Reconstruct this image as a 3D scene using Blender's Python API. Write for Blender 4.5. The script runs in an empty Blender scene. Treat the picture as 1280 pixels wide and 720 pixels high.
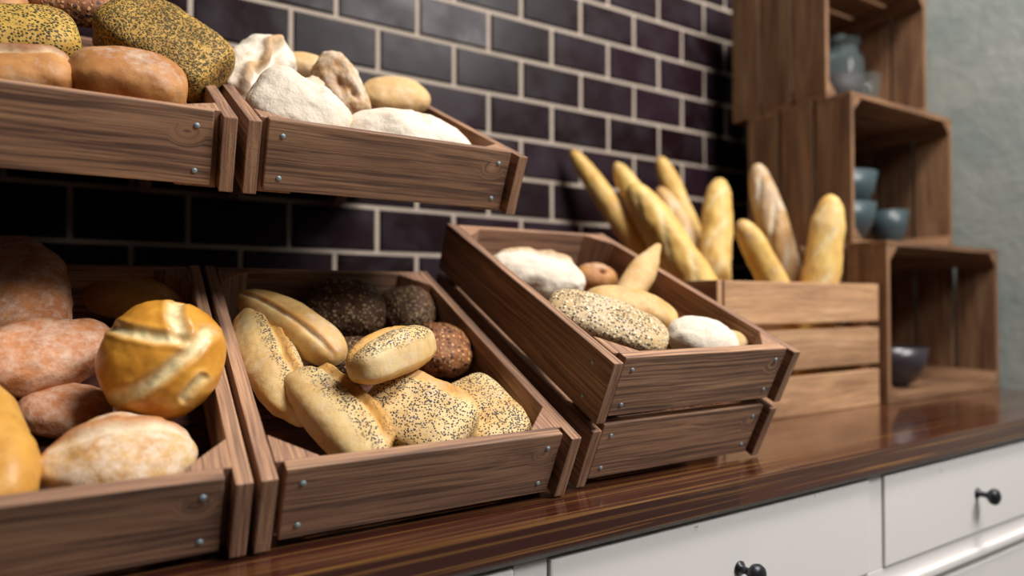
import bpy, bmesh, math, random
from mathutils import Vector, Matrix, noise
C = bpy.context.scene.collection
random.seed(7)
PI = math.pi

# ---------------------------------------------------------------- camera
CAM = Vector((-.246, -1.109, .185)); YAW = .5465; PITCH = .0192; FPX = 818
FW = Vector((math.sin(YAW)*math.cos(PITCH), math.cos(YAW)*math.cos(PITCH), math.sin(PITCH)))
RT = Vector((math.cos(YAW), -math.sin(YAW), 0)); UP = RT.cross(FW)
cd = bpy.data.cameras.new('camera'); cam = bpy.data.objects.new('camera', cd); C.objects.link(cam)
cd.sensor_width = 36; cd.lens = FPX/1280*36; cd.clip_start = .02
cam.matrix_world = Matrix.Translation(CAM) @ Matrix((RT, UP, -FW)).transposed().to_4x4()
cd.dof.use_dof = True; cd.dof.focus_distance = .60; cd.dof.aperture_fstop = 2.3
bpy.context.scene.camera = cam
def ray(px, py): return FW + RT*((px-640)/FPX) + UP*((360-py)/FPX)
def on_plane(px, py, p0, n):
    d = ray(px, py); return CAM + d*((p0-CAM).dot(n)/d.dot(n))
def at_y(px, py, y): return on_plane(px, py, Vector((0, y, 0)), Vector((0, 1, 0)))

# ---------------------------------------------------------------- object helpers
def link(name, me, mat=None, parent=None):
    o = bpy.data.objects.new(name, me); C.objects.link(o)
    if mat and me is not None: me.materials.append(mat)
    if parent: o.parent = parent
    return o
def tag(o, label, cat, group=None):
    o['label'] = label; o['category'] = cat
    if group: o['group'] = group
    return o
def struct(o): o['kind'] = 'structure'; return o
def empty(name, loc=(0, 0, 0), rot=(0, 0, 0)):
    o = link(name, None); o.location = loc; o.rotation_euler = rot; o.empty_display_size = .02; return o
def bm_to(bm, name, mat, parent=None, smooth=False):
    me = bpy.data.meshes.new(name); bmesh.ops.recalc_face_normals(bm, faces=bm.faces)
    bm.to_mesh(me); bm.free()
    if smooth:
        for p in me.polygons: p.use_smooth = True
    return link(name, me, mat, parent)
def box_bm(bm, x0, x1, y0, y1, z0, z1, bev=.001, M=None):
    vs = [bm.verts.new((x, y, z)) for x in (x0, x1) for y in (y0, y1) for z in (z0, z1)]
    fs = [bm.faces.new([vs[i] for i in q]) for q in ((0,1,3,2),(4,6,7,5),(0,4,5,1),(2,3,7,6),(0,2,6,4),(1,5,7,3))]
    if bev:
        es = list({e for f in fs for e in f.edges})
        r = bmesh.ops.bevel(bm, geom=es, offset=bev, segments=2, affect='EDGES', profile=.6)
        vs = list({v for v in r['verts']} | {v for v in vs if v.is_valid})
    if M is not None: bmesh.ops.transform(bm, matrix=M, verts=[v for v in vs if v.is_valid])
def board(name, mat, parent, x0, x1, y0, y1, z0, z1, bev=.0012):
    """one plank, mesh centred on its own origin so the grain differs from board to board"""
    c = Vector(((x0+x1)/2, (y0+y1)/2, (z0+z1)/2)); bm = bmesh.new()
    box_bm(bm, x0-c.x, x1-c.x, y0-c.y, y1-c.y, z0-c.z, z1-c.z, bev)
    o = bm_to(bm, name, mat, parent); o.location = c; return o
def prism(name, mat, parent, pts, axis, a, b, bev=.0008):
    """polygon pts extruded along axis (0 x,1 y,2 z) from a to b"""
    bm = bmesh.new()
    def P(u, v, w):
        q = [0, 0, 0]; o = [i for i in range(3) if i != axis]; q[o[0]] = u; q[o[1]] = v; q[axis] = w; return q
    A = [bm.verts.new(P(u, v, a)) for u, v in pts]; B = [bm.verts.new(P(u, v, b)) for u, v in pts]
    bm.faces.new(A); bm.faces.new(B[::-1]); n = len(pts)
    for i in range(n): bm.faces.new((A[i], A[(i+1) % n], B[(i+1) % n], B[i]))
    if bev: bmesh.ops.bevel(bm, geom=list(bm.edges), offset=bev, segments=1, affect='EDGES')
    return bm_to(bm, name, mat, parent)
def lathe(name, mat, parent, prof, seg=40, loc=(0, 0, 0), rot=None):
    bm = bmesh.new(); rings = []
    for r, z in prof:
        rings.append([bm.verts.new((max(r, 1e-5)*math.cos(2*PI*k/seg), max(r, 1e-5)*math.sin(2*PI*k/seg), z)) for k in range(seg)])
    for a, b in zip(rings, rings[1:]):
        for k in range(seg): bm.faces.new((a[k], a[(k+1) % seg], b[(k+1) % seg], b[k]))
    bm.faces.new(rings[0]); bm.faces.new(rings[-1])
    o = bm_to(bm, name, mat, parent, True); o.location = loc
    if rot: o.rotation_euler = rot
    return o

# ---------------------------------------------------------------- materials
class NT:
    def __init__(s, name):
        s.m = bpy.data.materials.new(name); s.m.use_nodes = True; s.t = s.m.node_tree; s.t.nodes.clear()
        s.out = s.n('ShaderNodeOutputMaterial'); s.b = s.n('ShaderNodeBsdfPrincipled'); s.l(s.b.outputs[0], s.out.inputs[0])
    def n(s, k, **kw):
        o = s.t.nodes.new(k)
        for a, v in kw.items(): setattr(o, a, v)
        return o
    def l(s, a, b): s.t.links.new(a, b)
    def setin(s, node, d):
        for k, v in d.items():
            if hasattr(v, 'is_output') or isinstance(v, bpy.types.NodeSocket): s.l(v, node.inputs[k])
            else: node.inputs[k].default_value = v
        return node
    def math(s, op, a, b=0.0, c=None):
        o = s.n('ShaderNodeMath', operation=op); s.setin(o, {0: a, 1: b})
        if c is not None: s.setin(o, {2: c})
        return o.outputs[0]
    def ramp(s, f, stops):
        o = s.n('ShaderNodeValToRGB'); s.l(f, o.inputs[0]); e = o.color_ramp.elements
        while len(e) < len(stops): e.new(.5)
        for i, (p, c) in enumerate(stops):
            e[i].position = p; e[i].color = (c, c, c, 1) if not hasattr(c, '__len__') else (*c, 1)
        return o.outputs[0]
    def mix(s, f, a, b, mode='MIX'):
        o = s.n('ShaderNodeMix', data_type='RGBA', blend_type=mode)
        s.setin(o, {0: f})
        for i, v in ((6, a), (7, b)):
            if isinstance(v, bpy.types.NodeSocket): s.l(v, o.inputs[i])
            else: o.inputs[i].default_value = (*v, 1)
        return o.outputs[2]
    def coord(s, scale=(1, 1, 1), off=True, k=3.7):
        tc = s.n('ShaderNodeTexCoord'); mp = s.n('ShaderNodeMapping'); s.l(tc.outputs['Object'], mp.inputs[0])
        mp.inputs['Scale'].default_value = scale
        if off:
            oi = s.n('ShaderNodeObjectInfo'); v = s.n('ShaderNodeCombineXYZ')
            r = s.math('MULTIPLY', oi.outputs['Random'], k)
            for i in range(3): s.l(r, v.inputs[i])
            s.l(v.outputs[0], mp.inputs['Location'])
        return mp.outputs[0]
    def noise(s, vec, scale, detail=4, rough=.6, dist=0):
        o = s.n('ShaderNodeTexNoise'); s.l(vec, o.inputs['Vector'])
        s.setin(o, {'Scale': scale, 'Detail': detail, 'Roughness': rough, 'Distortion': dist}); return o.outputs['Fac']
    def voro(s, vec, scale, feat='F1'):
        o = s.n('ShaderNodeTexVoronoi', feature=feat); s.l(vec, o.inputs['Vector']); o.inputs['Scale'].default_value = scale; return o
    def bump(s, h, strength=.4, dist=.001, prev=None):
        o = s.n('ShaderNodeBump'); s.setin(o, {'Strength': strength, 'Distance': dist, 'Height': h})
        if prev is not None: s.l(prev, o.inputs['Normal'])
        return o.outputs[0]

def wood(name, axis, dark, mid, light, rough=.55, fine=1.0, stripe=.5, spec=.35, knot=False, coat=0, wide=1.0, off=True):
    """brushed plank; the grain runs along the given object axis"""
    w = NT(name)
    def sc(a, c): v = [c, c, c]; v[axis] = a; return tuple(v)
    base = w.coord(sc(1.0, 1.0), off)
    # bend the grain gently, and strongly round a knot
    nz = w.n('ShaderNodeTexNoise'); w.l(w.coord(sc(5, 12), off), nz.inputs['Vector']); w.setin(nz, {'Scale': 1.0, 'Detail': 2.0})
    sub = w.n('ShaderNodeVectorMath', operation='SUBTRACT'); w.l(nz.outputs['Color'], sub.inputs[0]); sub.inputs[1].default_value = (.5, .5, .5)
    s2 = w.n('ShaderNodeVectorMath', operation='SCALE'); w.l(sub.outputs[0], s2.inputs[0]); s2.inputs['Scale'].default_value = .010*wide
    ad = w.n('ShaderNodeVectorMath', operation='ADD'); w.l(base, ad.inputs[0]); w.l(s2.outputs[0], ad.inputs[1])
    vec = ad.outputs[0]
    kn = None
    if knot:
        tc = w.n('ShaderNodeTexCoord'); mp = w.n('ShaderNodeMapping'); w.l(tc.outputs['Object'], mp.inputs[0])
        mp.inputs['Location'].default_value = (-.103*70, 0, -.008*95); mp.inputs['Scale'].default_value = (70, 0, 95)
        ln = w.n('ShaderNodeVectorMath', operation='LENGTH'); w.l(mp.outputs[0], ln.inputs[0])
        kn = w.ramp(ln.outputs['Value'], [(0, 1.0), (.45, .8), (1, 0)])
        mv = w.n('ShaderNodeCombineXYZ'); w.l(w.math('MULTIPLY', kn, .012), mv.inputs[2])
        a2 = w.n('ShaderNodeVectorMath', operation='ADD'); w.l(vec, a2.inputs[0]); w.l(mv.outputs[0], a2.inputs[1]); vec = a2.outputs[0]
    def along(a, c):
        mp = w.n('ShaderNodeMapping'); w.l(vec, mp.inputs[0]); mp.inputs['Scale'].default_value = sc(a, c); return mp.outputs[0]
    broad = w.noise(along(4, 55/wide), 1.0, 3, .6)
    mids = w.noise(along(4, 330/wide*fine), 1.0, 3, .6)
    finen = w.noise(along(18, 900*fine), 1.0, 3, .7)
    col = w.ramp(broad, [(.25, dark), (.5, mid), (.78, light)])
    st = w.ramp(mids, [(.40, 0.0), (.57, 1.0)])
    col = w.mix(w.math('MULTIPLY', w.math('SUBTRACT', 1.0, st), stripe), col, (dark[0]*.42, dark[1]*.48, dark[2]*.62), 'MIX')
    col = w.mix(w.math('MULTIPLY', st, stripe*.35), col, light)
    fr = w.ramp(finen, [(.3, .72), (.7, 1.2)])
    col = w.mix(1.0, col, fr, 'MULTIPLY')
    oi = w.n('ShaderNodeObjectInfo')
    tone = w.n('ShaderNodeMapRange'); w.setin(tone, {0: oi.outputs['Random'], 3: .82, 4: 1.18})
    tv = w.n('ShaderNodeCombineXYZ')
    for i in range(3): w.l(tone.outputs[0], tv.inputs[i])
    if off: col = w.mix(1.0, col, tv.outputs[0], 'MULTIPLY')
    # sawn end grain: growth rings as fine parallel lines
    tn = w.n('ShaderNodeTexCoord'); sx = w.n('ShaderNodeSeparateXYZ'); w.l(tn.outputs['Normal'], sx.inputs[0])
    isend = w.math('GREATER_THAN', w.math('ABSOLUTE', sx.outputs[axis]), .7)
    es = [14, 14, 14]; es[0 if axis != 0 else 1] = 520
    mp = w.n('ShaderNodeMapping'); w.l(base, mp.inputs[0]); mp.inputs['Scale'].default_value = es
    en = w.noise(mp.outputs[0], 1.0, 3, .6)
    col = w.mix(isend, col, w.ramp(en, [(.3, tuple(c*.85 for c in dark)), (.52, mid), (.72, tuple(c*.92 for c in light))]))
    w.l(col, w.b.inputs['Base Color'])
    rr = w.ramp(mids, [(.3, rough+.12), (.7, rough-.08)]); w.l(rr, w.b.inputs['Roughness'])
    w.b.inputs['Specular IOR Level'].default_value = spec
    h = w.math('ADD', w.math('MULTIPLY', mids, .8), w.math('MULTIPLY', finen, .4))
    w.l(w.bump(h, .45, .0012), w.b.inputs['Normal'])
    if coat: w.b.inputs['Coat Weight'].default_value = coat; w.b.inputs['Coat Roughness'].default_value = .12
    return w.m

CR = dict(dark=(.155, .082, .060), mid=(.35, .190, .118), light=(.62, .36, .205))
WX = wood('crate_wood_x', 0, stripe=.62, **CR); WY = wood('crate_wood_y', 1, stripe=.55, **CR); WZ = wood('crate_wood_z', 2, stripe=.5, **CR)
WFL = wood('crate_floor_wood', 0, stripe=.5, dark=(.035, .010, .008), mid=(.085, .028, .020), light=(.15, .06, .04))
WXK = wood('crate_wood_knot', 0, stripe=.62, knot=True, **CR)
CS = dict(dark=(.10, .046, .024), mid=(.23, .115, .058), light=(.37, .215, .115))
SBK_SHADE = wood('shelf_crate_back_shaded_wood', 2, stripe=.4, wide=1.6, dark=(.020, .006, .005), mid=(.050, .017, .012), light=(.09, .038, .025))  # darkened crate wood: shade of the crate interior put into the colour
SX = wood('shelf_crate_wood_x', 0, stripe=.35, wide=1.6, **CS); SY = wood('shelf_crate_wood_y', 1, stripe=.35, wide=1.6, **CS); SZ = wood('shelf_crate_wood_z', 2, stripe=.35, wide=1.6, **CS)
CB = dict(dark=(.26, .13, .065), mid=(.50, .275, .145), light=(.70, .43, .24))
BX = wood('baguette_crate_wood_x', 0, stripe=.3, wide=1.8, **CB); BY = wood('baguette_crate_wood_y', 1, stripe=.3, wide=1.8, **CB); BZ = wood('baguette_crate_wood_z', 2, stripe=.3, **CB)

def counter_mat(name='counter_wood'):
    w = NT(name); v = w.coord((1, 1, 1), False)
    def m(sx, sy): mp = w.n('ShaderNodeMapping'); w.l(v, mp.inputs[0]); mp.inputs['Scale'].default_value = (sx, sy, sy); return mp.outputs[0]
    # staves 4 cm wide glued side by side
    br = w.n('ShaderNodeTexBrick'); w.l(m(1, 1), br.inputs[0]); w.setin(br, {'Scale': 1.0, 'Mortar Size': .0, 'Brick Width': .62, 'Row Height': .043, 'Color1': (0, 0, 0, 1), 'Color2': (1, 1, 1, 1)})
    f = w.noise(m(2.2, 260), 1.0, 3, .6, .1); g = w.noise(m(1.3, 70), 1.0, 3, .6)
    base = w.mix(br.outputs['Color'], (.040, .010, .007), (.085, .026, .014))
    col = w.mix(w.ramp(f, [(.52, 0.0), (.68, .8)]), base, (.36, .17, .045))
    col = w.mix(w.ramp(g, [(.35, .6), (.6, 0.0)]), col, (.035, .008, .006))
    w.l(col, w.b.inputs['Base Color']); w.b.inputs['Roughness'].default_value = .22
    w.b.inputs['Specular IOR Level'].default_value = .7
    w.b.inputs['Coat Weight'].default_value = .75; w.b.inputs['Coat Roughness'].default_value = .10
    w.l(w.bump(f, .12, .0006), w.b.inputs['Normal']); return w.m
M_COUNTER = counter_mat()

def tile_mat():
    w = NT('tile_black'); v = w.coord((1, 1, 1), True, 9.0)
    oi = w.n('ShaderNodeObjectInfo')
    a = w.noise(v, 14, 4, .6)
    tc = w.n('ShaderNodeTexCoord'); wn = w.n('ShaderNodeTexNoise'); w.l(tc.outputs['Object'], wn.inputs['Vector']); w.setin(wn, {'Scale': 6.0, 'Detail': 1.0})
    at = w.n('ShaderNodeAttribute'); at.attribute_name = 'shade'
    base = w.mix(at.outputs['Fac'], (.009, .003, .004), (.021, .010, .015))
    col = w.mix(w.ramp(a, [(.45, 0.0), (.75, .5)]), base, (.034, .030, .038))
    w.l(col, w.b.inputs['Base Color']); w.b.inputs['Roughness'].default_value = .28
    w.l(w.ramp(a, [(.3, .2), (.7, .42)]), w.b.inputs['Roughness'])
    w.b.inputs['Specular IOR Level'].default_value = .12
    w.l(w.bump(w.noise(v, 9, 2, .5), .25, .004), w.b.inputs['Normal']); return w.m
def plain(name, col, rough=.6, spec=.4, metal=0, var=.12, scale=30, bump=.2, bd=.0006):
    w = NT(name); v = w.coord((1, 1, 1)); a = w.noise(v, scale, 4, .6)
    c = w.mix(a, tuple(x*(1-var) for x in col), tuple(min(1, x*(1+var)) for x in col)); w.l(c, w.b.inputs['Base Color'])
    w.b.inputs['Roughness'].default_value = rough; w.b.inputs['Specular IOR Level'].default_value = spec; w.b.inputs['Metallic'].default_value = metal
    if bump: w.l(w.bump(a, bump, bd), w.b.inputs['Normal'])
    return w.m
M_TILE = tile_mat()
M_GROUT = plain('grout', (.40, .33, .275), .85, .2, scale=60)
M_STRIP_DARK = plain('wall_strip_dark', (.045, .022, .02), .9, .1)
M_SCREW = plain('screw_steel', (.32, .42, .48), .45, .5, .3, bump=0)
M_KNOB = plain('knob_iron', (.018, .018, .022), .35, .5, .3)
M_CERAMIC = plain('ceramic_blue_grey', (.045, .068, .078), .35, .4)
M_DARKCER = plain('ceramic_dark', (.03, .022, .028), .3, .5)
M_BEANS = plain('jar_contents', (.03, .012, .012), .6, .4, scale=300, var=.6)
def wall_mat():
    w = NT('plaster_wall'); v = w.coord((1, 1, 1), False); a = w.noise(v, 7, 6, .65); b = w.noise(v, 30, 5, .65)
    c = w.mix(w.ramp(a, [(.35, 0.0), (.65, 1.0)]), (.31, .38, .365), (.47, .495, .465)); c = w.mix(w.math('MULTIPLY', b, .5), c, (.27, .30, .28))
    w.l(c, w.b.inputs['Base Color']); w.b.inputs['Roughness'].default_value = .8
    w.l(w.bump(b, .6, .004), w.b.inputs['Normal']); return w.m
M_WALL = wall_mat()
def paint_mat():
    w = NT('distressed_shaded_white_paint'); v = w.coord((1, 1, 1), False)
    a = w.noise(v, 22, 8, .72); b = w.noise(v, 3.5, 3, .6)
    chips = w.ramp(a, [(.665, 0.0), (.70, 1.0)])
    c = w.mix(b, (.78, .735, .725), (.70, .68, .675)); c = w.mix(chips, c, (.33, .29, .27))
    ge = w.n('ShaderNodeNewGeometry'); e = w.ramp(ge.outputs['Pointiness'], [(.40, 0.75), (.47, 0.0)])  # concave creases go teal-grey: occlusion shade painted into the colour
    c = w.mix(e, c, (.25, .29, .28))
    w.l(c, w.b.inputs['Base Color']); w.b.inputs['Roughness'].default_value = .5
    w.l(w.bump(a, .12, .0008), w.b.inputs['Normal']); return w.m
M_PAINT = paint_mat()
def glass_mat():
    w = NT('jar_glass'); w.b.inputs['Base Color'].default_value = (.22, .30, .31, 1)
    w.b.inputs['Roughness'].default_value = .05; w.b.inputs['Alpha'].default_value = .10; w.b.inputs['Specular IOR Level'].default_value = .6; return w.m
M_GLASS = glass_mat()

def bread_mat(name, crust, bake, pale=(.80, .66, .42), flour=0., seed=0., seedcol=(.02, .022, .03), seedscale=430, seed2=None,
              rough=.62, bumps=.5, wrinkle=60, flourcol=(.76, .67, .56), flourscale=16):
    """crust/bake: light and well-baked crust; mask red = pale tear, green = seeded area, blue = extra baked edge"""
    w = NT(name); v = w.coord((1, 1, 1), True, 1.3)
    at = w.n('ShaderNodeAttribute'); at.attribute_name = 'mask'; sp = w.n('ShaderNodeSeparateColor'); w.l(at.outputs['Color'], sp.inputs[0])
    R, G, B = sp.outputs
    a = w.noise(v, 26, 5, .62); f = w.noise(v, 130, 5, .68); g = w.noise(v, flourscale, 6, .72)
    k = w.math('ADD', w.math('MULTIPLY', a, .7), w.math('MULTIPLY', f, .3))
    k = w.math('ADD', k, w.math('MULTIPLY', B, .38))
    col = w.mix(w.ramp(k, [(.38, 0.0), (.68, 1.0)]), crust, bake)
    col = w.mix(w.ramp(f, [(.60, 0.0), (.8, .45)]), col, tuple(c*.45 for c in bake))
    col = w.mix(w.math('MULTIPLY', R, .95), col, w.mix(w.ramp(f, [(.4, 0.0), (.62, 1.0)]), pale, tuple(p*.72 for p in pale)))
    fl = None
    if flour:
        fn = w.math('ADD', w.math('MULTIPLY', g, .6), w.math('MULTIPLY', f, .4))
        t = .62-.32*flour
        fl = w.ramp(fn, [(max(0, t-.07), 0.0), (t+.10, min(1, .55+flour*.5))])
        fl = w.math('MULTIPLY', fl, w.math('SUBTRACT', 1.0, w.math('MULTIPLY', B, .85)))
        col = w.mix(fl, col, flourcol)
    nrm = w.bump(w.noise(v, wrinkle, 5, .6), bumps, .003)
    nrm = w.bump(f, .35, .0009, nrm)
    rg = rough
    if seed:
        def seeds(scale, colr, dens, prevc, prevn, lo=.26):
            vo = w.voro(v, scale); sc_ = w.n('ShaderNodeSeparateColor'); w.l(vo.outputs['Color'], sc_.inputs[0])
            pick = w.math('LESS_THAN', sc_.outputs[0], w.math('MULTIPLY', w.math('ADD', w.math('MULTIPLY', w.ramp(w.noise(v, 38, 3, .6), [(.3, 0.0), (.6, 1.0)]), .75), .35), dens))
            dot = w.ramp(vo.outputs['Distance'], [(lo, 1.0), (lo+.16, 0.0)])
            mk = w.math('MULTIPLY', w.math('MULTIPLY', dot, pick), G)
            cc = w.mix(sc_.outputs[1], tuple(c*.6 for c in colr), tuple(min(1, c*1.7) for c in colr))
            return w.mix(mk, prevc, cc), w.bump(mk, .7, .0012, prevn)
        col, nrm = seeds(seedscale, seedcol, seed, col, nrm, .34)
        if seed2: col, nrm = seeds(seed2[1], seed2[0], seed2[2], col, nrm, .33)
    w.l(col, w.b.inputs['Base Color']); w.l(nrm, w.b.inputs['Normal'])
    w.b.inputs['Roughness'].default_value = rg; w.b.inputs['Specular IOR Level'].default_value = .35
    w.b.inputs['Subsurface Weight'].default_value = .08; w.b.inputs['Subsurface Radius'].default_value = (.006, .003, .0015)
    return w.m
BM = dict(
 floury=bread_mat('bread_floury', (.62, .42, .20), (.45, .24, .09), flour=.82, rough=.8, wrinkle=55, bumps=.95),
 floury_brown=bread_mat('bread_floury_brown', (.55, .33, .14), (.33, .16, .06), flour=.42, rough=.75, wrinkle=60, bumps=.8, flourscale=30),
 tan=bread_mat('bread_tan', (.54, .26, .085), (.30, .10, .028), flour=.10, rough=.55, bumps=.35),
 tan_light=bread_mat('bread_tan_light', (.66, .44, .20), (.50, .27, .09), flour=.15, rough=.6, bumps=.35),
 rose=bread_mat('bread_rose', (.54, .22, .085), (.34, .11, .04), flour=.34, rough=.6, bumps=1.0, flourscale=60, flourcol=(.70, .50, .38)),
 ciabatta=bread_mat('bread_ciabatta', (.66, .42, .14), (.44, .17, .05), flour=.42, rough=.6, bumps=.8, flourscale=70, flourcol=(.78, .64, .50)),
 kaiser=bread_mat('bread_kaiser', (.70, .33, .045), (.50, .18, .02), pale=(.92, .76, .42), rough=.32, bumps=.12, wrinkle=30),
 golden=bread_mat('bread_golden', (.66, .36, .08), (.52, .23, .04), rough=.4, bumps=.2),
 smooth=bread_mat('bread_smooth', (.70, .47, .19), (.48, .22, .05), flour=.12, rough=.48, bumps=.25, wrinkle=40),
 poppy=bread_mat('bread_poppy', (.76, .58, .29), (.60, .32, .085), pale=(.72, .36, .09), flour=.1, seed=.95, seedcol=(.035, .038, .055), seedscale=520, rough=.55, bumps=.35),
 poppy_dark=bread_mat('bread_poppy_dark', (.56, .33, .07), (.30, .15, .035), seed=1.35, seedcol=(.05, .042, .016), seedscale=520, seed2=((.10, .07, .02), 300, .9), rough=.6, bumps=.7),
 poppy_gold=bread_mat('bread_poppy_gold', (.60, .40, .08), (.36, .18, .04), seed=1.1, seedcol=(.04, .034, .018), seedscale=420, rough=.6, bumps=.6),
 sesame=bread_mat('bread_multiseed', (.62, .45, .24), (.48, .29, .12), flour=.2, seed=.7, seedcol=(.045, .035, .03), seedscale=330, seed2=((.62, .50, .33), 260, .8), rough=.65, bumps=.5),
 dark=bread_mat('bread_dark_seeded', (.13, .055, .025), (.055, .022, .014), seed=.9, seedcol=(.34, .25, .13), seedscale=280, seed2=((.09, .04, .02), 190, .6), rough=.65, bumps=.9),
 brownseed=bread_mat('bread_brown_seeded', (.34, .13, .045), (.17, .06, .025), seed=.7, seedcol=(.46, .24, .10), seedscale=240, seed2=((.07, .03, .02), 200, .7), rough=.6, bumps=.9),
 baguette=bread_mat('bread_baguette', (.78, .54, .17), (.58, .29, .06), pale=(.86, .68, .36), flour=.10, rough=.5, bumps=.25, wrinkle=30, flourscale=10),
 baguette_score=bread_mat('bread_baguette_scored', (.58, .36, .14), (.36, .17, .06), pale=(.84, .74, .56), flour=.3, rough=.55, bumps=.4),
)

# ---------------------------------------------------------------- room
def build_room():
    # tile wall: grout bed plus bevelled metro tiles in running bond
    U, H = .075, .0803; G = .0028
    b = bmesh.new(); box_bm(b, -1.6, 1.1268, .0, .05, 0, 1.6, 0); struct(bm_to(b, 'wall_back', M_GROUT))
    b = bmesh.new(); box_bm(b, 1.1268, 1.42, .0, .05, 0, 1.6, 0); struct(bm_to(b, 'wall_strip_1', M_STRIP_DARK))  # dark strip of back wall beyond the last tile
    z0 = CAM.z + 6.4707*U
    bm = bmesh.new(); lay = bm.verts.layers.float.new('shade')
    rnd = random.Random(3)
    for row in range(-8, 9):
        zt = z0 - row*H; zb = zt - H
        if zb < -.02: zb = 0
        if zt < .01: continue
        par = 0 if (row % 2 == 0) else 1          # row 0 lies under line 0 and starts on an even index
        i = -20 - par
        while i < 15:
            xa, xb = i*U, min((i+2)*U, 15*U)
            if xb-xa > .02:
                x0, x1, q0, q1 = xa+G, xb-G, zb+G, zt-G
                n0 = len(bm.verts); e = .004; dz = rnd.uniform(-.0008, .0008); sh = rnd.random()
                tx, tz = rnd.uniform(-.0010, .0010), rnd.uniform(-.0008, .0008)
                a = [bm.verts.new((x, .001, z)) for x, z in ((x0, q0), (x1, q0), (x1, q1), (x0, q1))]
                c = [bm.verts.new((x, -.004+sx*tx+sz*tz, z)) for x, z, sx, sz in ((x0+e, q0+e, -1, -1), (x1-e, q0+e, 1, -1), (x1-e, q1-e, 1, 1), (x0+e, q1-e, -1, 1))]
                bm.faces.new(c)
                for k in range(4): bm.faces.new((a[k], a[(k+1) % 4], c[(k+1) % 4], c[k]))
                for q in a+c: q[lay] = sh
            i += 2
    struct(bm_to(bm, 'wall_tiles', M_TILE))
    b = bmesh.new(); box_bm(b, 1.372, 1.42, -3.2, .0, -.9, 1.6, 0); struct(bm_to(b, 'wall_right', M_WALL))
    M_FLOOR = plain('floor_screed', (.20, .17, .15), .6, .3)
    b = bmesh.new(); box_bm(b, -3, 1.372, -3.2, .0, -.95, -.9, 0); struct(bm_to(b, 'floor', M_FLOOR))
build_room()

# worktop
YC = -.649
def build_counter():
    bm = bmesh.new(); box_bm(bm, -1.6, 1.371, YC, -.0005, -.029, 0, .0025)
    tag(bm_to(bm, 'worktop', M_COUNTER), 'glossy dark reddish brown wooden worktop carrying all the bread crates', 'worktop')
    cab = empty('drawer_cabinet', (0, YC+.012, -.029))
    tag(cab, 'distressed white painted drawer cabinet with small dark knobs under the wooden worktop', 'cabinet')
    board('body', M_PAINT, cab, -1.5, 1.368, .012, .60, -.869, -.0005, .002)
    # face frame: rails and stiles standing proud of the drawer gaps
    fr = bmesh.new(); z1 = 0; bot = -.84
    xs = [(-.905, -.424), (-.402, .042), (.078, .561), (.594, 1.077), (1.113, 1.35)]
    rows = [(-.0095, -.1255), (-.170, -.36), (-.395, -.60)]
    box_bm(fr, -1.5, 1.368, 0, .012, rows[0][0]+.0012, -.0006, .001)
    for (a, b_), nxt in zip(rows, rows[1:]+[(bot, bot)]):
        box_bm(fr, -1.5, 1.368, 0, .012, nxt[0]+.0012, b_-.0012, .001)
    px = -1.5
    for xa, xb in xs+[(1.368, 1.368)]:
        for a, b_ in rows:
            if xa-px > .02: box_bm(fr, px+ (0 if px == -1.5 else .0012), xa-.0012, .0002, .012, b_-.001, a+.001, .001)
        px = xb
    bm_to(fr, 'face_frame', M_PAINT, cab)
    # moulding under the top drawers
    board('moulding', M_PAINT, cab, -1.5, 1.368, -.009, .0, -.158, -.146, .003)
    for xa, xb in xs:
        for a, b_ in rows:
            d = bmesh.new()
            box_bm(d, xa+.0005, xb-.0005, -.0030, .010, b_+.0005, a-.0005, .0022)
            dr = bm_to(d, 'drawer', M_PAINT, cab)
            kx, kz = (xa+xb)/2, (a+b_)/2
            if (xb-xa) > .3:
                lathe('knob', M_KNOB, dr, [(.0075, 0), (.0078, .0015), (.0045, .003), (.0036, .010), (.0055, .014), (.0105, .018), (.0118, .022), (.0105, .026), (.006, .0285), (0, .029)], 28, (kx, -.003, kz), (PI/2, 0, 0))
build_counter()

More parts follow.
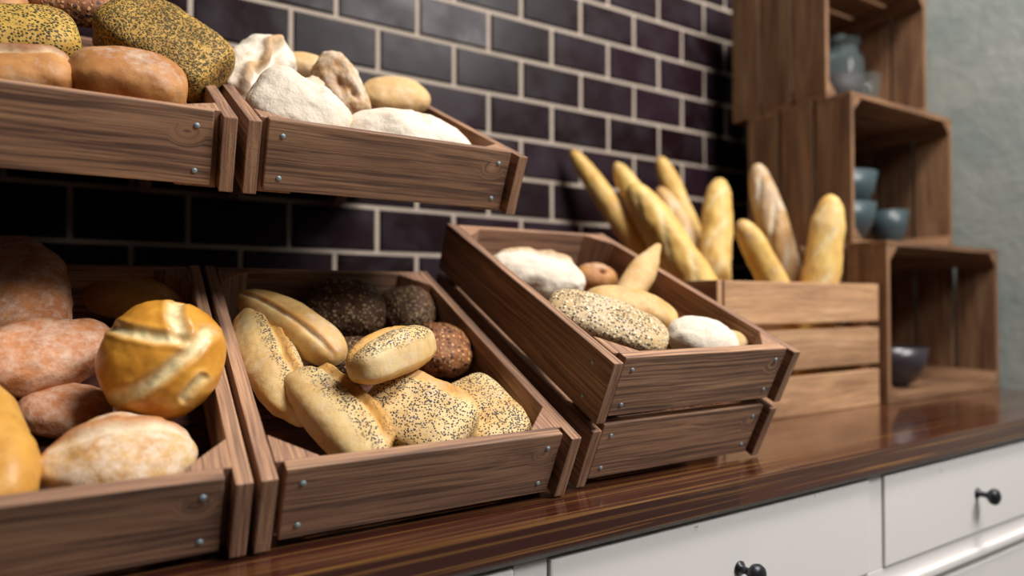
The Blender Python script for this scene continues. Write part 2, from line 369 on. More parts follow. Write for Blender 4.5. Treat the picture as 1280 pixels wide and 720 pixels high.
# ---------------------------------------------------------------- bread bins
TH = .0115   # plank thickness
AL = math.radians(25.3)
def bin_frame(x0, yf, z, al=AL):
    return Matrix.Translation((x0, yf, z)) @ Matrix.Rotation(al, 4, 'X')
BINS = {}
def screw(parent, x, y, z, axis):
    o = lathe('screw', M_SCREW, parent, [(.0024, -.001), (.0024, .0004), (.0016, .0010), (0, .0011)], 14)
    o.location = Vector((x, y, z)) - parent.location
    o.rotation_euler = (PI/2, 0, 0) if axis == 'y' else (0, -PI/2, 0)
def make_bin(key, x0, yf, z, W, tiers, label, al=AL, Ld=.385, knot=True):
    BH = .0655; GAP = .0085
    M = bin_frame(x0, yf, z, al); BINS[key] = M
    r = empty('bread_crate', M.translation, (al, 0, 0)); tag(r, label, 'crate', None)
    Htot = BH*tiers + GAP*(tiers-1)
    for k in range(tiers):
        a = k*(BH+GAP); b = a+BH
        for s in (0, 1):
            xa = 0 if s == 0 else W-TH
            sb = board('side_board', WY, r, xa, xa+TH, 0, Ld, a, b)
            if s == 0 and tiers > 1:
                for zz in (a+.014, b-.014): screw(sb, 0, .028, zz, 'x')
        f = board('front_board', WXK if knot else WX, r, TH+.0062, W-TH-.0062, .006, .006+TH, a+.003, b+.002)
        for xx in (TH+.019, W-TH-.019):
            for zz in (a+.015, b-.012): screw(f, xx, .006, zz, 'y')
        board('back_board', WX, r, TH+.002, W-TH-.002, Ld-TH-.004, Ld-.004, a, b)
    lg = .034
    for sx in (0, 1):
        for sy in (0, 1):
            xa = TH+.0003 if sx == 0 else W-TH-.0003; dx = lg if sx == 0 else -lg
            ya = .006+TH+.0003 if sy == 0 else Ld-TH-.0045; dy = lg if sy == 0 else -lg
            prism('corner_post', WZ, r, [(xa, ya), (xa+dx, ya), (xa, ya+dy)], 2, -.002, Htot+.0012)
    for k in range(5):
        w_ = (Ld-2*TH-.02)/5; ya = .006+TH+.001+k*w_
        lo = TH+lg+.001 if k in (0, 4) else TH+.0008
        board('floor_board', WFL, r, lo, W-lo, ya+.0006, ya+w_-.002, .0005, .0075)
    return r
def riser(x0, yf, z, W, al, d0, d1, label, name='crate_riser'):
    """wooden wedge the tilted crate rests on"""
    M = bin_frame(x0, yf, z, al)
    a, b = M @ Vector((0, d0, -.0025)), M @ Vector((0, d1, -.0025))
    r = empty(name, (x0, a.y, 0)); tag(r, label, 'riser')
    h0, h1, L = a.z, b.z, b.y-a.y
    for xa in (.02, W-.035):
        prism('side_panel', WY, r, [(0, .0), (L, .0), (L, h1), (0, h0)], 0, xa, xa+.015)
    board('rear_rail', WX, r, .0355, W-.0355, L-.016, L-.002, h1-.08, h1-.012)
    return r
D2 = CAM.y
make_bin('B1', -.4390, D2+.504, .0015, .2760, 1, 'front left lower wooden crate holding the shiny round kaiser roll')
make_bin('B2', -.1580, D2+.504, .0015, .2760, 1, 'lower middle wooden crate holding poppy seed rolls, between two other crates')
make_bin('B3', .1410, D2+.517, .0015, .2700, 2, 'two-board-high tilted wooden crate of mixed white and seeded bread, right of the poppy rolls', math.radians(25))
make_bin('U1', -.4400, D2+.6160, .2795, .2820, 1, 'upper left raised wooden crate holding golden and dark seeded loaves')
make_bin('U2', -.1500, D2+.6160, .2795, .2820, 1, 'upper raised wooden crate holding white floury rolls, in front of black tiles')
riser(-.4390, D2+.504, .0015, .2760, AL, .10, .36, 'dark wooden wedge under the crate with the kaiser roll')
riser(-.1580, D2+.504, .0015, .2760, AL, .10, .36, 'dark wooden wedge under the crate with poppy seed rolls')
riser(.1410, D2+.517, .0015, .2700, math.radians(25), .10, .36, 'dark wooden wedge under the two-board-high crate')
def light_block_shelf():
    """added unseen plank: blocks light to the wall below, carries the upper crates"""
    M = bin_frame(0, D2+.6160, .2795); q = M @ Vector((0, .345, -.004)); zt = q.z-.020
    r = empty('light_block_shelf', (-.15, 0, zt)); tag(r, 'unseen dark wooden shelf plank added to block light, behind and beneath the two upper crates', 'shelf')
    board('light_block_board', WX, r, -.30, .283, -.175, -.0062, -.016, 0)  # unseen board added to keep light off the wall under the upper crates
    prism('crate_rest', WX, r, [(-.165, .0003), (-.145, .0003), (-.145, .0155), (-.165, .0060)], 0, -.28, .27)
    for x in (-.24, -.06, .06, .22):
        prism('bracket_arm', WY, r, [(-.15, -.0165), (-.0065, -.0165), (-.0065, -.060), (-.03, -.060)], 0, x-.008, x+.008)
light_block_shelf()

# ---------------------------------------------------------------- crates at the right
def shelf_crate(x0, x1, y0, y1, z0, z1, label):
    """slatted crate on its side, open to the room"""
    r = empty('slatted_crate', (x0, y0, z0)); tag(r, label, 'crate')
    W, D, H = x1-x0, y1-y0, z1-z0; t = .010; n = 3; g = .008; w_ = (D-g*(n-1))/n
    for k in range(n):
        a = k*(w_+g); b = a+w_
        board('side_slat', SZ, r, 0, t, a, b, t*1.05, H-t*1.05)
        board('side_slat', SZ, r, W-t, W, a, b, t*1.05, H-t*1.05)
        board('top_slat', SX, r, 0, W, a, b, H-t, H)
        board('bottom_slat', SX, r, 0, W, a, b, 0, t)
    m = 5; g = .003; wb = (W-2*t-g*(m-1)-.002)/m
    for k in range(m):
        a = t+.001+k*(wb+g); board('back_slat', SBK_SHADE, r, a, a+wb, D-t-.001, D-.001, t+.0005, H-t-.0005)
    q = .026; e = .0004
    for cx_, cz_, dx, dz in ((t+e, t+e, q, q), (W-t-e, t+e, -q, q), (t+e, H-t-e, q, -q), (W-t-e, H-t-e, -q, -q)):
        prism('corner_post', SY, r, [(cx_, cz_), (cx_+dx, cz_), (cx_, cz_+dz)], 1, -.0, D-t-.002)
    return r
RW = 1.366
shelf_crate(.930, 1.352, D2+.648, -.215, .0005, .293, 'bottom slatted wooden crate on its side on the worktop, holding a dark bowl')
shelf_crate(.973, RW-.006, D2+.738, -.130, .2940, .5935, 'middle slatted wooden crate on its side, holding blue-grey ceramic bowls')
shelf_crate(.975, RW-.004, D2+.790, -.085, .5945, .900, 'topmost slatted wooden crate on its side, holding a glass jar')

# baguette crate
BCX0, BCX1, BCY0, BCY1 = .507, .922, D2+.659, -.085
def baguette_crate():
    r = empty('baguette_crate', (BCX0, BCY0, .0005)); tag(r, 'light brown slatted crate holding upright baguettes, beside the stacked crates', 'crate')
    W, D = BCX1-BCX0, BCY1-BCY0; t = .011; hh = (0, .0625), (.0735, .137), (.148, .214)
    for a, b in hh:
        f = board('front_board', BX, r, .013, W, 0, t, a, b)
        board('back_board', BX, r, t+.001, W-t-.001, D-t, D, a, b)
        board('side_board', BY, r, 0, t, t*.2, D, a+.001, b+.001)
        board('side_board', BY, r, W-t, W, t+.001, D, a+.001, b+.001)
    for cx_, cy_, dx, dy in ((t+.0005, t+.0005, .03, .03), (W-t-.0005, t+.0005, -.03, .03), (t+.0005, D-t-.0005, .03, -.03), (W-t-.0005, D-t-.0005, -.03, -.03)):
        prism('corner_post', BZ, r, [(cx_, cy_), (cx_+dx, cy_), (cx_, cy_+dy)], 2, 0.009, .2145)
    board('floor_panel', BX, r, t+.001, W-t-.001, t+.001, D-t-.001, .001, .008)
baguette_crate()

# ---------------------------------------------------------------- breads
def loaf(name, p1, p2, W, T, up, mat, n=2.6, taper=(0, 0), bend=0, lump=.05, flat=.35, feats=(), seed=0, cyl=0, seeds='top', label='', cat='bread', parent=None, sub=5, sag=0, asym=0):
    """p1,p2: tips of the long axis in world space; up: world up of the loaf; W across, T thick.
    Solid superellipsoid with tapered ends, bend, lumps, a flattened base and carved features."""
    if feats and isinstance(feats[0], str): feats = (feats,)
    p1, p2 = Vector(p1), Vector(p2); ax = p2-p1; L = ax.length; ax.normalize()
    up = Vector(up); up = (up-ax*up.dot(ax)).normalized(); sd = up.cross(ax)
    Mw = Matrix((ax, sd, up)).transposed().to_4x4(); Mw.translation = (p1+p2)/2
    bm = bmesh.new(); bmesh.ops.create_icosphere(bm, subdivisions=sub, radius=1)
    lay = bm.verts.layers.float_color.new('mask')
    off = Vector((seed*3.17, seed*1.7, -seed*2.3))
    for v in bm.verts:
        d = v.co.normalized()
        r = (abs(d.x)**n+abs(d.y)**n+abs(d.z)**n)**(-1/n)
        q = d*r; u = q.x
        if cyl:
            rr = math.sqrt(max(0, 1-abs(d.x)**cyl)); s0 = math.hypot(d.y, d.z) or 1
            q = Vector((d.x, d.y/s0*rr, d.z/s0*rr)); u = q.x
        tp = 1-taper[1]*max(0, u)**1.6 if u > 0 else 1-taper[0]*(-u)**1.6
        y, z = q.y*tp, q.z*(1-(1-tp)*.7)
        if z < 0: z *= (1-flat)
        z += asym*q.y*.25
        co = Vector((u*L/2, y*W/2, z*T/2)); nr = Vector((q.x/(L), q.y/W, q.z/T)).normalized()
        s = noise.fractal(co*22+off, 1.0, 2.1, 4)*lump*T + (noise.noise(co*70+off)*.30+noise.noise(co*160+off)*.14)*lump*T
        m = [0., 0., 0.]
        if seeds == 'all': m[1] = 1
        elif seeds == 'top': m[1] = min(1, max(0, (d.z+.10+noise.noise(co*40+off)*.25)*3))
        elif seeds == 'side+': m[1] = min(1, max(0, (d.y*.9+d.z*.35-.12+noise.noise(co*45+off)*.22)*4))
        elif seeds == 'side-': m[1] = min(1, max(0, (-d.y*.9+d.z*.35-.12+noise.noise(co*45+off)*.22)*4))
        elif seeds == 'upper': m[1] = min(1, max(0, (d.z-.45+noise.noise(co*45+off)*.2)*5))
        for ft in feats:
            k = ft[0]
            if k == 'tear':        # ragged split along the loaf: (tear, y-offset, width, depth, amplitude)
                _, yo, wd, dp, am = ft
                if q.z > -.2 or abs(yo) > .7:
                    line = yo + am*noise.noise(Vector((u*2.2, seed, 3.3))) + .05*noise.noise(Vector((u*9, seed, 1)))
                    w = math.exp(-((q.y-line)/wd)**2)*max(0, 1-abs(u)**4)
                    lip = math.exp(-((q.y-line-1.6*wd)/(wd*.8))**2)*max(0, 1-abs(u)**4)
                    s += -dp*T*w + dp*T*.7*lip; rag = .6+.8*noise.noise(co*90+off)
                    m[2] = max(m[2], min(1, lip*1.3)); m[0] = max(m[0], min(1, w*1.2*rag)); m[1] *= max(0, 1-w*1.5-lip*.5)
            elif k == 'score':     # diagonal baguette cuts
                _, cnt, wd, dp, sl = ft
                if q.z > 0:
                    ph = (u*cnt + q.y*sl) % 1.0; ph = min(ph, 1-ph)
                    w = math.exp(-(ph/wd)**2)*max(0, min(1, (.8-abs(q.y))*3))*max(0, min(1, (.93-abs(u))*8))*min(1, q.z*3)
                    s -= dp*T*w; m[0] = max(m[0], w)
            elif k == 'star':      # curved cuts of a kaiser roll
                _, cnt, wd, dp = ft[:4]
                if q.z > .05:
                    rad = math.hypot(q.x, q.y); th = math.atan2(q.y, q.x)-1.15*rad+ft[4]
                    ph = (th/(2*PI)*cnt) % 1.0; sg = ph if ph < .5 else ph-1
                    dist = sg/cnt*2*PI*max(rad, .12)
                    w = math.exp(-(dist/wd)**2)*min(1, max(0, (.97-rad)*5)); ridge = math.exp(-((dist-wd*1.7)/(wd*1.1))**2)*min(1, max(0, (.95-rad)*3))
                    s += -dp*T*w + dp*T*.8*ridge; m[0] = max(m[0], min(1, w*1.25))
            elif k == 'cuts':      # broad pale cuts given as polylines over the top: (cuts, depth, [(width, [points])])
                if q.z > .05:
                    for wd, pts in ft[2]:
                        best = 9.
                        for (ax_, ay_), (bx_, by_) in zip(pts, pts[1:]):
                            ex, ey = bx_-ax_, by_-ay_; tt = max(0, min(1, ((q.x-ax_)*ex+(q.y-ay_)*ey)/(ex*ex+ey*ey)))
                            best = min(best, math.hypot(q.x-ax_-ex*tt, q.y-ay_-ey*tt))
                        w = 1/(1+math.exp((best-wd)*45)); rim = math.exp(-((best-wd*1.6)/(wd*.6))**2)
                        s += -ft[1]*T*w*.6 + ft[1]*T*rim*.25; m[0] = max(m[0], min(1, w*(1.0+.5*noise.noise(co*110+off))))
            elif k == 'hole':
                _, hx, hy_, wd, dp = ft
                if q.z > 0:
                    w = math.exp(-((q.x-hx)**2+(q.y-hy_)**2)/wd**2); s -= dp*T*w; m[2] = max(m[2], w)
            elif k == 'swirl':
                if q.z > 0:
                    rad = math.hypot(q.x+.1, q.y)*1.0; th = math.atan2(q.y, q.x+.1)
                    w = math.exp(-((((rad*2.4-th/(2*PI)) % 1.0)-.5)/.16)**2); s -= ft[1]*T*w; m[2] = max(m[2], w*.8)
            elif k == 'lip':       # sharp torn ridge sticking out of one side
                _, yo, zo, wd, hgt = ft
                w = math.exp(-(((q.y-yo)/wd)**2+((q.z-zo)/wd)**2))*max(0, 1-abs(u)**3)*(.55+.9*abs(noise.noise(Vector((u*6, seed, 0)))))
                s += hgt*T*w; m[2] = max(m[2], min(1, w*1.4)); m[1] *= 1-min(1, w)
        if d.z < -.35: m[2] = max(m[2], .5)
        co += nr*s
        co.y += bend*(1-(u*u))*W; co.z += sag*(1-u*u)*T
        v.co = co; v[lay] = (*m, 1)
    o = bm_to(bm, name, BM[mat], parent, True); o.matrix_world = Mw
    if label: tag(o, label, cat)
    return o

def in_bin(key, px, py, h):
    M = BINS[key]; n = M.to_3x3() @ Vector((0, 0, 1)); return on_plane(px, py, M @ Vector((0, 0, h)), n)
def bread(key, name, a, b, W, T, mat, label, face=0., lean=(0, 0, 0), **kw):
    if key[0] == 'U': p1, p2 = (at_y(p[0], p[1], D2+.616+p[2]) for p in (a, b))   # third value: distance behind the front edge
    else: p1, p2 = in_bin(key, *a), in_bin(key, *b)
    M = BINS[key]; n = M.to_3x3() @ Vector((0, 0, 1))
    toc = (CAM-(p1+p2)/2).normalized(); up = n*(1-face)+toc*face+Vector(lean)
    return loaf(name, p1, p2, W, T, up, mat, label=label, **kw)

# --- upper left crate
bread('U1', 'seeded_loaf', (140, 20, .16), (272, 105, .12), .082, .062, 'poppy_dark', 'large boxy loaf crusted all over with dark seeds, upper left crate', face=.45, n=4.6, seeds='all', seed=1, lump=.05)
bread('U1', 'bread_roll', (83, 98, .050), (234, 120, .050), .058, .052, 'tan', 'smooth orange-tan oblong roll at the front edge of the upper left crate', face=.3, n=3.2, seed=2, lump=.05, sag=.08)
bread('U1', 'bread_roll', (-45, 99, .050), (96, 98, .050), .055, .046, 'tan', 'tan oblong roll at the front of the upper left crate, cut by the photo edge', face=.3, n=3.0, seed=3, feats=(('tear', .25, .12, .10, .2),))
bread('U1', 'seeded_loaf', (-70, 45, .115), (100, 46, .115), .065, .042, 'poppy_gold', 'flat golden loaf with sparse dark seeds, upper left edge of the photo', face=.35, n=3.0, seeds='all', seed=4)
bread('U1', 'seeded_loaf', (20, -8, .20), (150, 18, .20), .060, .045, 'brownseed', 'dark orange crusty loaf at the back top of the upper left crate', face=.3, n=2.6, seeds='all', seed=5)
bread('U1', 'bread_roll', (-60, -2, .17), (36, 14, .17), .05, .04, 'tan', 'small orange-brown roll on top in the upper left corner', face=.3, seed=6)
bread('U1', 'bread_roll', (120, 55, .20), (225, 80, .22), .05, .04, 'tan', 'brown roll hidden behind the large dark seeded loaf', seed=7)
# --- upper right crate
bread('U2', 'floury_roll', (290, 118, .14), (352, 60, .19), .062, .054, 'floury', 'pale floury roll with a torn tan crust, far left of the upper floury rolls', face=.5, n=2.4, seed=11, lump=.10, feats=(('tear', -.45, .2, .22, .3), ('hole', -.3, -.2, .2, .2)))
bread('U2', 'floury_roll', (316, 108, .075), (428, 178, .060), .088, .060, 'floury', 'big white floury roll with a torn brown seam, left in the upper floury crate', face=.55, n=2.7, seed=12, lump=.06, feats=(('tear', .86, .15, .20, .12), ('lip', .62, .5, .2, .10)))
bread('U2', 'bread_roll', (350, 84, .22), (410, 92, .20), .042, .042, 'tan_light', 'small smooth tan roll behind the knobbly roll in the floury crate', face=.4, n=2.4, seed=13)
bread('U2', 'floury_roll', (404, 74, .15), (446, 146, .13), .052, .048, 'floury_brown', 'knobbly brown roll dusted with flour, standing in the middle of the floury rolls', face=.75, n=2.4, seed=14, lump=.17, feats=(('hole', .05, -.1, .24, .14), ('hole', .55, .35, .16, .14)))
bread('U2', 'floury_roll', (450, 122, .20), (536, 122, .20), .062, .046, 'tan_light', 'tan oval roll at the back of the floury crate before the black tiles', face=.35, n=2.3, seed=15, flat=.2)
bread('U2', 'floury_roll', (420, 172, .070), (592, 196, .055), .080, .078, 'floury', 'wide white floury roll at the front right of the upper floury crate', face=.4, n=2.3, seed=16, lump=.06, taper=(.1, .35))
def lower_layer(x0, d, y_, L, W, T, mat, label, seed, key, rot=0):
    M = BINS[key]; c = Vector((x0, d, .0085+T*.34)); a = Vector((math.cos(rot), math.sin(rot), 0))*L/2
    n_ = M.to_3x3() @ Vector((0, 0, 1))
    loaf('bread_roll', M @ (c-a), M @ (c+a), W, T, n_, mat, n=2.6, seed=seed, label=label, lump=.04)
lower_layer(.075, .060, 0, .10, .058, .050, 'tan', 'tan roll in the bottom layer under the big floury roll, upper crate', 81, 'U2')
lower_layer(.205, .062, 0, .10, .058, .044, 'tan', 'tan roll in the bottom layer under the wide floury roll, upper crate', 82, 'U2')
lower_layer(.075, .150, 0, .10, .062, .056, 'tan', 'tan roll in the bottom layer at mid depth of the upper floury crate', 83, 'U2')
lower_layer(.200, .150, 0, .10, .062, .048, 'tan', 'tan roll under the knobbly roll in the upper floury crate', 84, 'U2')
lower_layer(.210, .055, 0, .10, .056, .050, 'tan', 'tan roll in the bottom layer under the smooth orange-tan roll', 85, 'U1')
lower_layer(.085, .055, 0, .10, .056, .050, 'tan', 'tan roll in the bottom layer at the front left of the upper left crate', 86, 'U1')
lower_layer(.205, .140, 0, .11, .066, .060, 'tan', 'tan roll in the bottom layer under the large boxy seeded loaf', 87, 'U1')
lower_layer(.075, .140, 0, .10, .066, .056, 'tan', 'tan roll in the bottom layer under the flat golden seeded loaf', 88, 'U1')
# --- lower left crate
bread('B1', 'crusty_roll', (20, 300, .075), (40, 440, .045), .075, .055, 'rose', 'reddish crusty roll standing up at the back left of the lower left crate', face=.6, n=2.4, seed=21, taper=(.35, .1), lump=.08)
bread('B1', 'bread_roll', (108, 362, .035), (232, 392, .030), .062, .045, 'golden', 'shadowed golden brown roll at the back of the lower left crate', face=.2, n=2.4, seed=22, feats=(('tear', .1, .1, .1, .1),))
bread('B1', 'crusty_roll', (-55, 470, .052), (142, 425, .052), .068, .050, 'rose', 'rosy brown floury roll left of the shiny kaiser roll', face=.35, n=2.5, seed=23, lump=.07, taper=(.1, .15))
bread('B1', 'kaiser_roll', (129, 437, .083), (276, 462, .083), .096, .074, 'kaiser', 'shiny golden round kaiser roll with pale curved cuts', face=.85, n=2.15, seed=24, lump=.025, flat=.1, sub=6, feats=(('cuts', .055, [(.085, [(-.84, .34), (-.40, .24), (.10, .22), (.42, .26)]), (.10, [(.02, .95), (.20, .62), (.46, .28)]), (.095, [(-.40, -.80), (.05, -.62), (.36, -.30), (.62, .10), (.72, .50)]), (.05, [(.66, -.62), (.86, -.22)])]),), seeds='none')
bread('B1', 'ciabatta_roll', (28, 592, .040), (246, 566, .036), .075, .052, 'ciabatta', 'floury diamond-shaped ciabatta roll at the front of the lower left crate', face=.4, n=2.1, seed=25, lump=.07, taper=(.55, .18), feats=(('tear', .35, .14, .05, .15),))
bread('B1', 'bread_roll', (-70, 480, .055), (5, 640, .042), .062, .050, 'golden', 'smooth deep golden roll cut off at the lower left edge of the photo', face=.4, n=2.6, seed=26)
bread('B1', 'crusty_roll', (20, 510, .026), (140, 520, .022), .055, .036, 'rose', 'dark crusty roll in shadow beneath the kaiser roll and ciabatta', seed=27)
# --- lower middle crate
bread('B2', 'long_roll', (300, 371, .058), (428, 452, .052), .050, .046, 'smooth', 'smooth pale long roll at the back left of the poppy seed crate', face=.3, n=2.7, seed=31, taper=(.35, .0), bend=.0, sag=.06, lump=.04, feats=(('tear', -.35, .10, .06, .05),))
bread('B2', 'poppy_roll', (316, 390, .054), (380, 532, .034), .052, .046, 'poppy', 'long poppy seed roll with a bare left side, far left in the middle crate', face=.5, n=2.5, seed=32, taper=(.15, .5), bend=-.10, lump=.06, seeds='side+', feats=(('lip', -.75, .35, .22, .14), ('tear', .55, .10, .10, .3)))
bread('B2', 'poppy_roll', (366, 470, .052), (474, 586, .042), .056, .046, 'poppy', 'curved poppy seed roll with torn seam leaning at the front of the middle crate', face=.5, n=2.9, seed=33, taper=(.25, .15), bend=.10, lump=.03, seeds='side+', feats=(('lip', .80, .35, .2, .22), ('tear', .66, .09, .12, .12)))
bread('B2', 'poppy_roll', (444, 468, .092), (536, 428, .090), .046, .050, 'poppy', 'poppy seed roll showing its pale bare side, lying on top of the others', face=.15, lean=(-.35, .35, .45), n=3.0, seed=34, taper=(.1, .15), lump=.03, seeds='upper', feats=(('tear', .25, .15, .08, .1),))
bread('B2', 'poppy_roll', (464, 496, .048), (586, 554, .044), .076, .048, 'poppy', 'large square poppy seed roll at the front middle of the middle crate', face=.5, n=4.6, seed=35, lump=.04, seeds='top', feats=(('tear', .80, .12, .05, .1),))
bread('B2', 'poppy_roll', (574, 488, .038), (640, 564, .034), .064, .044, 'poppy', 'square poppy seed roll in the front right corner of the middle crate', face=.5, n=4.6, seed=36, lump=.04, seeds='top')
bread('B2', 'dark_roll', (384, 378, .040), (482, 392, .040), .085, .060, 'dark', 'round dark brown roll sprinkled with light seeds, back centre of the middle crate', face=.4, n=2.2, seed=37, seeds='all', lump=.08)
bread('B2', 'dark_roll', (474, 388, .034), (546, 392, .034), .070, .055, 'dark', 'smaller dark seeded roll at the back right of the middle crate', face=.4, n=2.2, seed=38, seeds='all', lump=.08)
bread('B2', 'seeded_roll', (510, 440, .040), (588, 438, .038), .068, .052, 'brownseed', 'reddish brown round seeded roll right of the pale poppy roll', face=.4, n=2.3, seed=39, seeds='all', lump=.08)
bread('B2', 'dark_roll', (410, 460, .028), (470, 440, .028), .06, .04, 'dark', 'dark roll mostly hidden beneath the poppy seed rolls', seed=40, seeds='all')
# --- right two-board crate
bread('B3', 'floury_roll', (608, 335, .105), (730, 356, .108), .070, .060, 'floury', 'white floury roll at the back left of the two-board crate', face=.3, n=2.3, seed=51, lump=.09, feats=(('tear', .5, .12, .08, .2),))
bread('B3', 'bread_roll', (720, 346, .100), (770, 352, .100), .046, .040, 'tan', 'small tan roll with a dimple behind the seeded flat loaf', face=.55, n=2.2, seed=52, feats=(('hole', .05, .1, .18, .2),))
bread('B3', 'pointed_roll', (768, 395, .105), (824, 306, .165), .040, .036, 'tan_light', 'pointed brown roll standing against the right side of the two-board crate', face=.5, n=2.2, seed=53, taper=(.1, .55))
bread('B3', 'long_roll', (730, 374, .124), (846, 402, .121), .046, .040, 'smooth', 'smooth pale yellow long roll behind the seeded flat loaf', face=.4, n=2.7, seed=54, sag=.08)
bread('B3', 'seeded_flat_loaf', (686, 377, .134), (834, 429, .124), .068, .034, 'sesame', 'flat oblong loaf covered with light and dark seeds, front left of the two-board crate', face=.25, n=2.8, seed=55, seeds='top', lump=.04)
bread('B3', 'dark_roll', (760, 392, .100), (860, 448, .098), .060, .040, 'sesame', 'seeded roll tucked beneath the flat seeded loaf', face=.2, n=2.6, seed=56, seeds='all')
bread('B3', 'floury_roll', (834, 414, .120), (920, 440, .116), .058, .048, 'floury', 'small white floury roll at the front right of the two-board crate', face=.4, n=2.3, seed=57, lump=.06)
bread('B3', 'floury_roll', (880, 428, .112), (934, 432, .112), .036, .034, 'tan_light', 'little pale roll half hidden behind the small white floury roll', face=.4, n=2.2, seed=58)
bread('B3', 'seeded_roll', (800, 508, .042), (925, 500, .042), .070, .050, 'brownseed', 'seeded roll glimpsed through the gap between the two front boards', n=2.6, seed=59, seeds='all')
bread('B3', 'seeded_roll', (690, 440, .045), (760, 470, .042), .070, .050, 'sesame', 'seeded roll at the bottom left of the two-board crate under other bread', n=2.6, seed=60, seeds='all')
bread('B3', 'bread_roll', (640, 380, .050), (740, 390, .050), .070, .055, 'tan', 'tan roll at the bottom of the two-board crate under the white roll', n=2.6, seed=61)
bread('B3', 'bread_roll', (770, 420, .060), (850, 430, .055), .080, .050, 'tan', 'tan roll under the smooth long roll in the two-board crate', n=2.6, seed=62)

# --- baguettes: leaning in the crate, lower ends inside it
BAG = [ # top px, top y, second px on the axis, its y, width, material, label, feats
 ((714, 188), -.035, (800, 312), -.115, .046, 'baguette', 'leftmost baguette, leaning far left against the black tiles', ()),
 ((770, 203), -.085, (822, 300), -.165, .050, 'baguette', 'second baguette from the left, half hidden behind the thickest one', ()),
 ((789, 230), -.235, (868, 350), -.315, .064, 'baguette', 'thickest pale baguette leaning left in front of its neighbours', (('score', 2.2, .12, .035, .8),)),
 ((824, 196), -.065, (874, 318), -.13, .050, 'baguette', 'slim baguette reaching up behind the thick pale one', ()),
 ((823, 234), -.13, (872, 330), -.19, .052, 'tan_light', 'short brownish baguette wedged between two golden ones', (('score', 3, .12, .08, .7),)),
 ((899, 224), -.21, (893, 345), -.25, .060, 'baguette', 'upright golden baguette in the middle of the crate', (('score', 2.6, .10, .04, .5),)),
 ((924, 275), -.33, (972, 362), -.36, .050, 'baguette', 'short golden baguette leaning left in front of the scored dark one', ()),
 ((945, 206), -.28, (986, 346), -.32, .058, 'baguette_score', 'browner baguette with long pale scored cuts, leaning left', (('score', 2.4, .14, .10, .8),)),
 ((1040, 243), -.405, (1025, 352), -.40, .062, 'baguette', 'rightmost fat golden baguette next to the stacked crates', (('score', 2.2, .12, .04, .6),)),
]
for i, (a, ya, b, yb, W, mat, lab, ft) in enumerate(BAG):
    P, Q = at_y(*a, ya), at_y(*b, yb); d = (Q-P)
    # extend down to the crate floor (z = .035)
    t = (.035-P.z)/d.z; E = P + d*t
    E.x = min(max(E.x, BCX0+.045), BCX1-.045); E.y = min(max(E.y, BCY0+.045), BCY1-.04)
    # keep the visible direction: re-aim only below the rim
    loaf('baguette', P, E, W, W*.92, (CAM-P), mat, cyl=7, taper=(.12, .2), lump=.05, flat=.0, feats=ft, seed=70+i, label=lab, seeds='none', sub=5)

# ---------------------------------------------------------------- things in the shelf crates
def bowl_prof(r, h, t=.004, foot=.45):
    out = [(r*foot, 0), (r*foot, .004), (r*.66, h*.18), (r*.88, h*.5), (r, h)]
    inn = [(r-t, h), (r*.86-t, h*.5), (r*.6, h*.2+t), (0, h*.12+t)]
    return [(0, 0)]+out+inn
def bowl(x, y, z, r, h, mat, label): 
    o = lathe('bowl', mat, None, bowl_prof(r, h), 48, (x, y, z)); tag(o, label, 'bowl'); return o
tier2 = .3042+.0005; tier1 = .0107+.0005; tier3 = .6049
bowl(1.085, -.280, tier2, .068, .085, M_CERAMIC, 'large blue-grey ceramic bowl at the bottom of the stack in the middle crate')
bowl(1.085, -.280, tier2+.064, .070, .086, M_CERAMIC, 'large blue-grey ceramic bowl nested in another, upper one in the middle crate')
bowl(1.275, -.275, tier2, .042, .085, M_CERAMIC, 'small blue-grey cup right of the stacked bowls in the middle crate')
bowl(1.115, -.365, tier1, .068, .080, M_DARKCER, 'dark ceramic bowl inside the bottom crate')
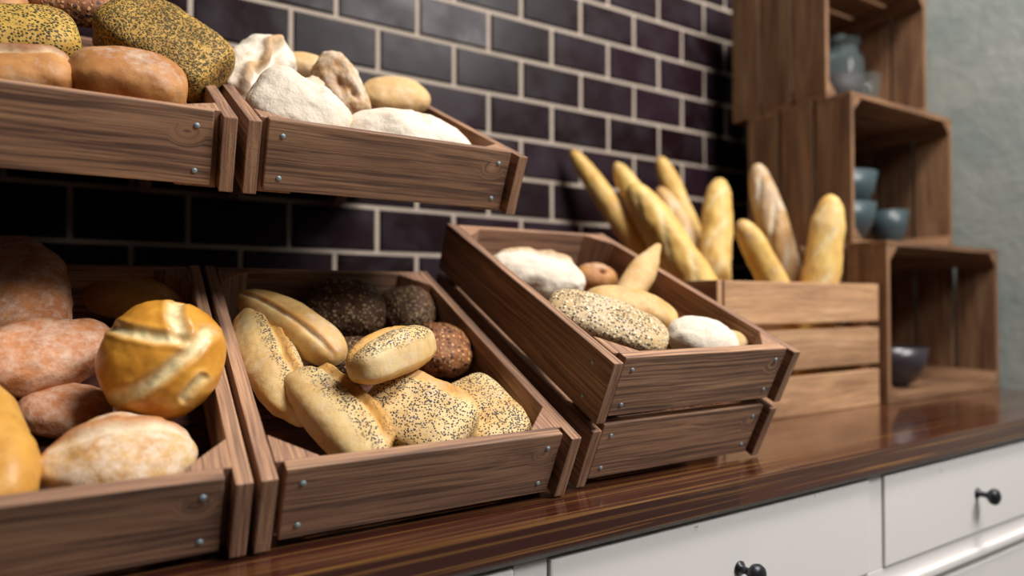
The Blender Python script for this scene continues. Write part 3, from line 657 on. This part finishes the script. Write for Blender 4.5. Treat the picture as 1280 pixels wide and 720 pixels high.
def jar(x, y, z):
    r = empty('glass_jar', (x, y, z)); tag(r, 'glass storage jar with dark contents in the topmost crate', 'jar')
    lathe('glass_body', M_GLASS, r, [(0, 0), (.047, 0), (.050, .006), (.050, .100), (.038, .125), (.038, .135), (.042, .138), (.042, .141), (.035, .141), (.035, .124), (.047, .098), (.047, .006), (0, .004)], 48)
    lathe('contents', M_BEANS, r, [(0, .0045), (.0455, .0065), (.0455, .068), (0, .070)], 40)
    lathe('lid', M_GLASS, r, [(0, .1415), (.043, .1415), (.043, .147), (.015, .151), (.008, .155), (.014, .163), (0, .168)], 40)
jar(1.115, -.26, tier3)
g = lathe('drinking_glass', M_GLASS, None, [(0, 0), (.028, 0), (.036, .095), (.0335, .095), (.026, .006), (0, .005)], 40, (1.225, -.25, tier3)); tag(g, 'clear drinking glass right of the glass jar in the topmost crate', 'glass')

# ---------------------------------------------------------------- light
def area(name, loc, target, size, size_y, power, col):
    l = bpy.data.lights.new(name, 'AREA'); l.shape = 'RECTANGLE'; l.size = size; l.size_y = size_y; l.energy = power; l.color = col
    o = bpy.data.objects.new(name, l); C.objects.link(o); o.location = loc
    o.rotation_euler = (Vector(target)-Vector(loc)).to_track_quat('-Z', 'Y').to_euler(); return o
area('ceiling_light', (.70, -1.30, 2.15), (.25, -.40, .1), .75, .4, 54, (1, .96, .90))
area('window_light', (1.05, -1.95, 1.62), (.1, -.4, .15), .9, .45, 50, (1, .97, .93))
wd = bpy.data.worlds.new('world'); bpy.context.scene.world = wd; wd.use_nodes = True
bg = wd.node_tree.nodes['Background']; bg.inputs[0].default_value = (.75, .82, .88, 1); bg.inputs[1].default_value = .012

S = bpy.context.scene
S.view_settings.view_transform = 'Standard'; S.view_settings.look = 'None'; S.view_settings.gamma = 1
S.view_settings.use_curve_mapping = False; S.view_settings.exposure = -.08

# repeats of one kind share a group
GROUPS = {'baguette': 'baguettes standing in the slatted crate', 'bread_crate': 'tilted wooden bread crates', 'slatted_crate': 'slatted crates stacked on their sides',
          'crate_riser': 'wooden wedges under the lower bread crates', 'bowl': 'bowls in the slatted crates', 'poppy_roll': 'poppy seed rolls in the middle crate',
          'dark_roll': 'dark rolls', 'floury_roll': 'white floury rolls', 'bread_roll': 'plain bread rolls', 'seeded_loaf': 'seeded loaves in the upper left crate',
          'crusty_roll': 'crusty rolls in the lower left crate', 'seeded_roll': 'seeded rolls', 'long_roll': 'smooth long rolls'}
for o in list(C.objects):
    k = o.name.split('.')[0]
    if o.parent is None and k in GROUPS: o['group'] = GROUPS[k]
